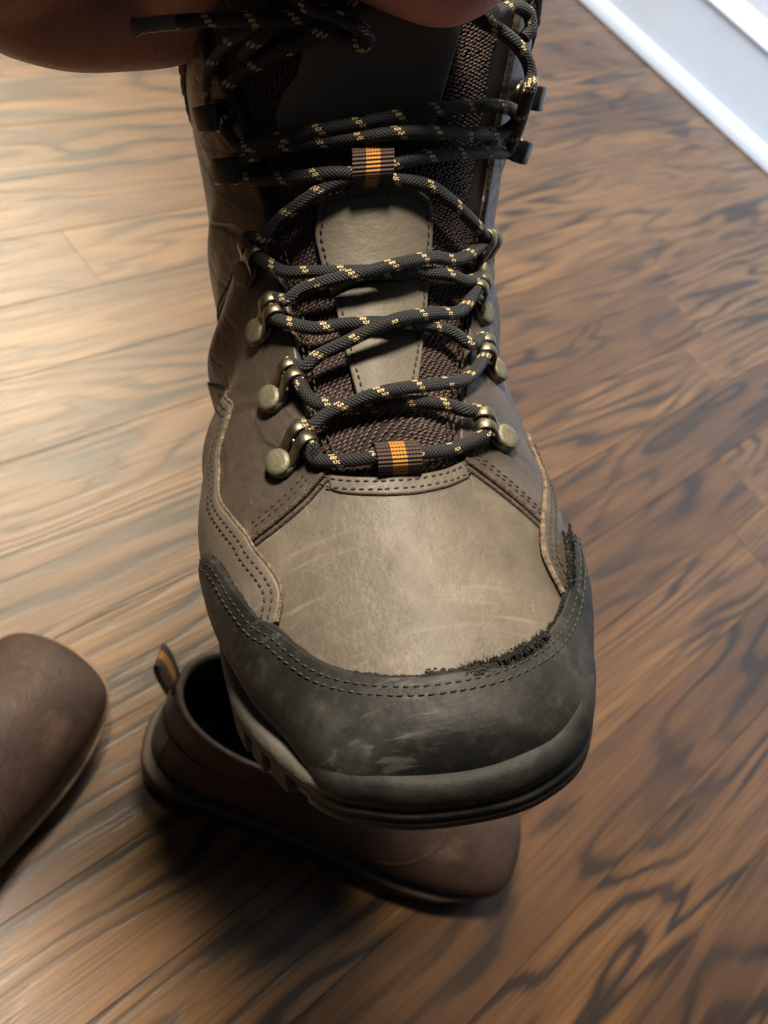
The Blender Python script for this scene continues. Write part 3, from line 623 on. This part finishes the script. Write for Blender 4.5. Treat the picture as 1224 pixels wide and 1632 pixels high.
# toe cap
ct=FT['cap_top']
cp=np.r_[[(ct[0,0]+.25,-2.25),(ct[0,0]+.1,-1.6)],ct,[(ct[-1,0]+.08,1.6),(ct[-1,0]+.15,2.25)]]
pv=np.linspace(-2.25,2.25,181); sc=np.interp(pv,cp[:,1],cp[:,0]); ker=np.hanning(7);ker/=ker.sum(); sc=np.convolve(np.pad(sc,3,mode='edge'),ker,'valid')
def cap_lift(s,p): return (.0012+.0016*(p>0))*np.clip((np.abs(p)-.75)/.35,0,1)*np.clip((s-4.6)/1.6,0,1)
cap=patch('toe_cap',np.c_[sc,pv],np.c_[np.full(181,.03),pv],.0028,.0028,CAP,boot,n=150,k=60,ea=.003,eb=.012,open_b=True,extra=cap_lift)
co=lambda s,p:.0029+cap_lift(s,p)
stitches('stitching',ct,co,-.0030,cap,BTHREAD,pitch=.0029,ln=.0021); stitches('stitching',ct,co,-.0056,cap,BTHREAD,pitch=.0029,ln=.0021)
welt_tube('raw_edge',ct,.0018,0,.0007,FIBRE,cap,.15,n=420)
# frayed fibres on the worn right half and on the right end of the cap
def crumbs(path,count,r0,r1,o,side):
    P,T,N=on(path,300,o); parts=[]; base=np.array([(1,0,0),(-1,0,0),(0,1,0),(0,-1,0),(0,0,1),(0,0,-1)],float); fc=[(0,2,4),(2,1,4),(1,3,4),(3,0,4),(2,0,5),(1,2,5),(3,1,5),(0,3,5)]
    for _ in range(count):
        i=int(RNG.integers(2,298)); S=np.cross(N[i],T[i]); c=P[i]+T[i]*RNG.normal(0,.001)+S*RNG.normal(side[0],side[1])
        r=RNG.uniform(r0,r1); v=base*RNG.uniform(.4,1.5,(6,1))*r; parts.append((c+v[:,:1]*T[i]*1.5+v[:,1:2]*S+v[:,2:]*N[i]*.8,fc))
    return parts
pt=crumbs(ct[9:12],160,.0003,.0007,.0024,(.0002,.0005))+crumbs(ct[10:14],330,.0002,.00062,.0028,(-.0004,.0010))+crumbs(ct[15:],160,.0002,.0006,.0048,(.0,.0008))+fibres(ct[10:14],170,.0020,1.,.0022,.0003)+fibres(ct[10:14],110,.0028,1.,.0022,.00013)+fibres(ct[13:],160,.0014,1.,.0022,.0003)+fibres(ct[15:],90,.0016,1.,.0050,.00032)+fibres(ct[15:],60,.0026,1.,.0050,.00014)+fibres(ct[11:14],90,.0022,-1.1,.0036,.00036)+fibres(ct[7:12],160,.0010,1.,.002,.0002)
V,F,_=merge(pt); mesh('frayed_fibres',V,F,FIBRE,cap,kind='stuff')
# ---------------------------------------------------------------- sole
half=[(-.006,-.006,.006),(-.001,-.026,.026),(.02,-.039,.039),(.06,-.044,.044),(.11,-.046,.046),(.15,-.052,.052),(.185,-.0605,.0555),(.2245,-.0580,.0530),(.2415,-.0530,.0490),(.257,-.0455,.0450),(.270,-.0370,.0390),(.279,-.0245,.0285),(.2845,-.009,.0145)]
O=sole_outline(half,320); ON=outward(O)
zs=lambda y:.007*np.clip((y-.10)/.10,0,1)+.0165*np.clip((y-.195)/.09,0,1)**1.4       # underside
zt=lambda y:.0285+.0075*np.clip((y-.195)/.09,0,1)**1.5                                 # top edge
zl=lambda y,v:zs(y)+(zt(y)-zs(y))*v
outsole=layered('outsole',O,[(.0,-.0025),(.03,-.0008),(.25,.0),(.46,.0005)],zl,RUB,boot,True)
midsole=layered('midsole',O,[(.465,-.002),(.48,.0012),(.55,.0022),(.75,.0024),(.92,.0016),(.98,.0002),(1.,-.006)],zl,MID,boot,True)
Lp=np.r_[0,np.cumsum(np.linalg.norm(np.diff(np.r_[O,O[:1]],axis=0),axis=1))]
lv,lf=[],[]
def lug_mesh():
    P=[(-.46,.0),(.46,.0),(.56,1.),(-.56,1.)]; V=[]
    for dep,sh in((-.008,1.),(.0004,1.),(.0016,.86)):
        V+= [(x*.0092*sh,dep,-z*.0090+.0092-(1-sh)*.0) for x,z in P]
    F=[(0,1,5,4),(1,2,6,5),(2,3,7,6),(3,0,4,7),(4,5,9,8),(5,6,10,9),(6,7,11,10),(7,4,8,11),(8,9,10,11),(3,2,1,0)]
    me=bpy.data.meshes.new('lug'); me.from_pydata(V,[],F); me.update(); me.materials.append(LUGM); return me
LUG=lug_mesh()
d=.004
while d<Lp[-1]-.01:
    i=int(np.searchsorted(Lp,d))%len(O); y=-O[i,1]
    if y<.262:
        o=bpy.data.objects.new('lug',LUG); link(o,outsole); n=ON[i]
        o.location=(O[i,0],O[i,1],float(zs(y))); o.rotation_euler=(0,0,math.atan2(n[1],n[0])-math.pi/2)
        o.scale=(RNG.uniform(.9,1.1),1,RNG.uniform(.92,1.05))
    d+=.0128
# toe bumper
front=[i for i in range(len(O)) if (-O[i,1]>.2640 and O[i,0]<.0) or (-O[i,1]>.243 and O[i,0]>=0)]
# order left -> right over the toe
fo=np.array(front); jump=np.argmax(np.diff(np.r_[fo,fo[0]+len(O)])); fo=np.roll(fo,-(jump+1))
if O[fo[0],0]>O[fo[-1],0]: fo=fo[::-1]
bo=O[fo]; bn=ON[fo]; u=np.linspace(0,1,len(fo))
ztop=.0425+.0050*np.clip((u-.45)/.4,0,1)**1.2-.0045*np.clip(1-u/.22,0,1)**1.2; tap=np.clip(u/.14,0,1)**.7*np.clip((1-u)/.03,0,1)**.5
prof=[(v,e-.0011) for v,e in [(-.06,-.005),(0,.0008),(.03,.0030),(.10,.0046),(.22,.0052),(.40,.0052),(.46,.0045),(.49,.0045),(.54,.0053),(.62,.0052),(.66,.0047),(.70,.0051),(.84,.0044),(.96,.0024),(1.02,.0)]]
V=[];
for v,e in prof:
    zb=zs(-bo[:,1])-.0020; z=ztop+(zb-ztop)*v; Q=bo+bn*(e*tap+.0012*tap-.001)[:,None]; V.append(np.c_[Q,z])
V=np.array(V); fl=np.dot(np.cross(V[6,len(fo)//2]-V[5,len(fo)//2],V[5,len(fo)//2+1]-V[5,len(fo)//2]),[0,-1,0])<0
bmp=mesh('toe_bumper',V,grid_faces(len(prof),len(fo),flip=fl),RUB,boot)
# ---------------------------------------------------------------- hooks
def ribbon(path,w,t,v0):
    """strip of width w and thickness t bent along a (u,n) path, centred on v0"""
    C,_=catmull(np.array([(a,0,b) for a,b in path]),26); T=np.gradient(C,axis=0); T/=np.linalg.norm(T,axis=1,keepdims=True); N=np.cross(T,[0,1,0])*-1
    sec=[(-.5,-.25),(-.42,-.5),(.42,-.5),(.5,-.25),(.5,.25),(.42,.5),(-.42,.5),(-.5,.25)]
    V=np.array([[c+np.array([0,1,0])*(v0+a*w)+n*b*t for a,b in sec] for c,n in zip(C,N)])
    return V.reshape(-1,3),grid_faces(26,8,closed=True)+[tuple(range(8)),tuple(25*8+j for j in range(8))[::-1]]
def disc(r,h,rim,c=(0,0,0),n=24):
    a=np.linspace(0,2*np.pi,n,endpoint=False); V=[]
    for rr,z in((r,0),(r,rim*.6),(r*.95,rim),(r*.6,rim+h*.75),(r*.2,rim+h)): V.append(np.c_[np.cos(a)*rr+c[0],np.sin(a)*rr+c[1],np.full(n,z+c[2])])
    return np.concatenate(V),grid_faces(5,n,closed=True,flip=True)+[tuple(4*n+j for j in range(n))]
def cyl(p,q,r,n=14): v,f,_=tube(np.array([p,(np.array(p)+q)/2,q],float),r,n); return v,f
mm=.001
crl=[(1.5,.8),(4.5,1.7),(7.4,3.7),(9.8,5.5),(12.4,6.0),(14.6,5.0),(15.6,3.0),(14.6,1.2)]
crl=[(a*mm,b*mm) for a,b in crl]
a=np.linspace(0,2*np.pi,24,endpoint=False); plate=np.c_[np.where(np.cos(a)>0,np.cos(a)*8.,np.cos(a)*5.2)*mm,np.sin(a)*5.2*mm]
pl=(np.concatenate([np.c_[plate*k,np.full(24,z)] for k,z in((1,-.0006),(1,.0006),(.93,.0009),(.1,.0009))]),grid_faces(4,24,closed=True,flip=True))
hv,hf,_=merge([ribbon(crl,3.7*mm,1.1*mm,-2.55*mm),ribbon(crl,3.7*mm,1.1*mm,2.55*mm),pl])
HK=mesh('hook',hv,hf,BRASS); rv,rf=disc(.0048,.0003,.0017,(-.0002,0,.0006)); RVm=mesh('rivet',rv,rf,RIVET); cv,cf=cyl((.0090,-.0022,.0040),(.0090,.0022,.0040),.0008); RLm=mesh('roller',cv,cf,STEEL)
tcr=[(-4*mm,.8*mm),(1*mm,1.0*mm),(4.2*mm,2.0*mm),(5.4*mm,4.8*mm),(4.0*mm,7.2*mm),(.5*mm,8.0*mm),(-3*mm,7.4*mm)]
tv,tf,_=merge([ribbon(tcr,8.4*mm,1.1*mm,0.),pl]); TH=mesh('hook',tv,tf,GUN)
protos=[HK,RVm,RLm,TH]
def place_hook(a,b,kind):
    pa=off(a[0],a[1],np.array(.0026)); pb=off(b[0],b[1],np.array(.0026)); n=normal(a[0],a[1])*.6+normal(b[0],b[1])*.4; n/=np.linalg.norm(n)
    u=pb-pa; L=np.linalg.norm(u); u=u-n*(u@n); u/=np.linalg.norm(u); v=np.cross(n,u)
    M=Matrix(((u[0],v[0],n[0],pa[0]),(u[1],v[1],n[1],pa[1]),(u[2],v[2],n[2],pa[2]),(0,0,0,1)))
    if v[2]<0: vv=-v
    else: vv=v
    HC[len(HC)]=np.array([pa+u*.0118+n*.0030+vv*e for e in(-.0048,-.001,.002,.0050)])
    me=(HK if kind=='low' else TH).data; o=bpy.data.objects.new('hook',me); link(o,boot); o.matrix_local=M
    if kind=='low':
        k=float(np.clip(L/.0112,.9,1.15)); o.scale=(k,1.,1.)
        for p in(RVm,RLm): c=bpy.data.objects.new(p.data.name,p.data); link(c,o)
HC={}
for k in('hook_l','hook_r'):
    H=FT[k]
    for i in range(0,len(H),2): place_hook(H[i],H[i+1],'low')
for k in('top_l','top_r'):
    H=FT[k]
    for i in range(0,len(H),2): place_hook(H[i],H[i+1],'top')
for p in protos: bpy.data.objects.remove(p)
# ---------------------------------------------------------------- laces
def L3(k,rev=False,sl=None):
    q=np.array(FEAT['lace_'+k]); q=q[sl] if sl is not None else q; P=off(q[:,0],q[:,1],q[:,2]); return P[::-1] if rev else P
h_,i_=FEAT['lace_h'],FEAT['lace_i']
RUNR=np.array(FEAT['run_right']); RUNL=np.array(FEAT['run_left'])
cut=slice(1,-1)
HL=[HC[i] for i in range(4)]; HR=[HC[i] for i in range(4,8)]         # eyelet hooks, lowest first; points run upwards
chainB=np.r_[HR[0],L3('c',sl=cut),HL[1],L3('d',sl=cut),HR[2],L3('g',sl=cut),HL[3],L3('h',sl=slice(1,6)),L3('i',True,slice(0,5)),RUNR]
chainA=np.r_[HL[0],L3('b',sl=cut),HR[1],L3('e',sl=cut),HL[2],L3('f',sl=cut),HR[3],L3('h',True,slice(8,12)),L3('i',sl=slice(6,10)),L3('j'),RUNL]
full=np.r_[chainB[::-1],L3('bar',True,cut),chainA]
LR=.00222
C,Lt=catmull(full,2400)
wob=np.convolve(RNG.normal(size=2460),np.hanning(41)/20,'valid')[:2400]*.00006
V,F,U=tube(C,LR+wob,14); lace=mesh('lace',V,F,LACE,boot,uv=U)
for nm in('bow_a','bow_b','bow_c','lace_end'):
    C,_=catmull(np.array(FEAT[nm]),160); V,F,U=tube(C,LR,14); mesh('bow_loop' if nm!='lace_end' else 'lace_end',V,F,LACE,lace,uv=U)
C,_=catmull(np.array(FEAT['aglet']),24); V,F,U=tube(C,np.r_[np.full(21,.0023),.0026,.0029,.0027],14); mesh('aglet',V,F,AGLET,lace,uv=U)
# ---------------------------------------------------------------- webbing lace keepers
def keeper(s0,p0,ds,hm,w,tilt):
    x=np.linspace(-1,1,34); h=.0006+hm*np.clip(1-np.abs(x)**3.2,0,1)**.6
    C=off(s0+x*ds,p0+tilt*x,h); Tw=surf(s0,p0+.05)-surf(s0,p0-.05); Tw/=np.linalg.norm(Tw)
    xs=np.linspace(-1,1,12)*w; N=normal(s0,p0)
    V=np.concatenate([C[:,None]+xs[None,:,None]*Tw,(C[::-1][:,None]+xs[None,:,None]*Tw)-N*.0009])
    L=np.r_[0,np.cumsum(np.linalg.norm(np.diff(C,axis=0),axis=1))]; U=np.stack(np.broadcast_arrays(np.r_[L,L[-1]+L][:,None],np.linspace(0,1,12)[None]),-1)
    mesh('lace_keeper',V,grid_faces(68,12),WEB,boot,uv=U)
keeper(7.205,.02,.235,.0068,.0069,0.)
keeper(11.64,.0,.30,.0088,.0068,0.)
# ---------------------------------------------------------------- the hand that holds the boot; unseen palm and forearm placed to shade its shaft
def skin_mat():
    m,nt,b=mat('skin'); g=NT(nt); o=g.coord()
    n=g.noise(o,60,4); n2=g.noise(o,700,3); cr=g.vor(o,420,'DISTANCE_TO_EDGE')
    c=g.ramp(n,[(.3,(.34,.15,.105)),(.7,(.43,.21,.15))])
    tipd=g.n('ShaderNodeVectorMath',operation='DISTANCE'); g.put(tipd.inputs[0],o); tipd.inputs[1].default_value=tuple(np.array(FEAT['hand']['thumb'][-3][:3])-np.array(FEAT['hand']['thumb'][0][:3]))
    c=g.mix(g.ramp(g.math('MULTIPLY',tipd.outputs['Value'],20.),[(.25,1.),(.75,0.)]),c,(.74,.33,.28))   # pink fingertip, also lightened in colour to offset the arm's shadow
    g.put(b.inputs['Base Color'],c); b.inputs['Roughness'].default_value=.48; b.inputs['Subsurface Weight'].default_value=.4
    b.inputs['Subsurface Radius'].default_value=(.006,.002,.001); b.inputs['Subsurface Scale'].default_value=1.
    g.put(b.inputs['Normal'],g.bump(g.math('ADD',n2,g.math('MULTIPLY',g.math('MINIMUM',cr,.12),1.6)),.0004))
    return m
SKIN=skin_mat(); parts=[]
HN=FEAT['hand']
for k,P in HN.items():
    P=np.array(P); C,_=catmull(P[:,:3],60); d=np.r_[0,np.cumsum(np.linalg.norm(np.diff(P[:,:3],axis=0),axis=1))]; r=np.interp(np.linspace(0,d[-1],60),d,P[:,3]); r=np.convolve(np.pad(r,3,mode='edge'),np.ones(7)/7,'valid')
    v,f,_=tube(C,r,20); parts.append((v,f))
    for e in(0,59):
        a=np.linspace(0,np.pi,9)[1:-1]; q=np.linspace(0,2*np.pi,16,endpoint=False)
        sv=np.array([[np.sin(x)*np.cos(y),np.sin(x)*np.sin(y),np.cos(x)] for x in a for y in q])*r[e]*.98+C[e]
        top=C[e]+[0,0,r[e]*.98]; bot=C[e]-[0,0,r[e]*.98]; n=len(sv)
        fs=grid_faces(7,16,closed=True)+[(j,(j+1)%16,n) for j in range(16)]+[(6*16+(j+1)%16,6*16+j,n+1) for j in range(16)]
        parts.append((np.r_[sv,[top,bot]],fs))
V,F,_=merge(parts); w0=np.array(HN['thumb'][0][:3])
hd=mesh('hand',V-w0,F,SKIN); hd.location=w0
hd['label']='bare left hand gripping the boot collar, thumb pressed on the tongue'; hd['category']='hand'
rm=hd.modifiers.new('remesh','REMESH'); rm.mode='VOXEL'; rm.voxel_size=.0016; rm.use_smooth_shade=True
sm=hd.modifiers.new('smooth','SMOOTH'); sm.factor=.6; sm.iterations=14
T=np.array(HN['thumb']); a,b=T[-3,:3],T[-1,:3]; ax=(b-a)/np.linalg.norm(b-a)
cdir=np.array([0,0,CAM_H])-a; upv=np.array([.0,.5,.85]); nn=upv-ax*(upv@ax); nn/=np.linalg.norm(nn); sd=np.cross(nn,ax)
g=[]
for x in np.linspace(-.2,1,10):
    for y in np.linspace(-1,1,9):
        ww=.0068*(1-.35*max(0,x)**3); g.append(a+ax*(x*.0115)+sd*(y*ww)+nn*(.0120*math.sqrt(max(.05,1-(y*.62)**2))-.0008*max(0,x)**2)-w0)
mesh('thumb_nail',g,grid_faces(10,9),plain('nail',(.55,.33,.27),.3),hd)
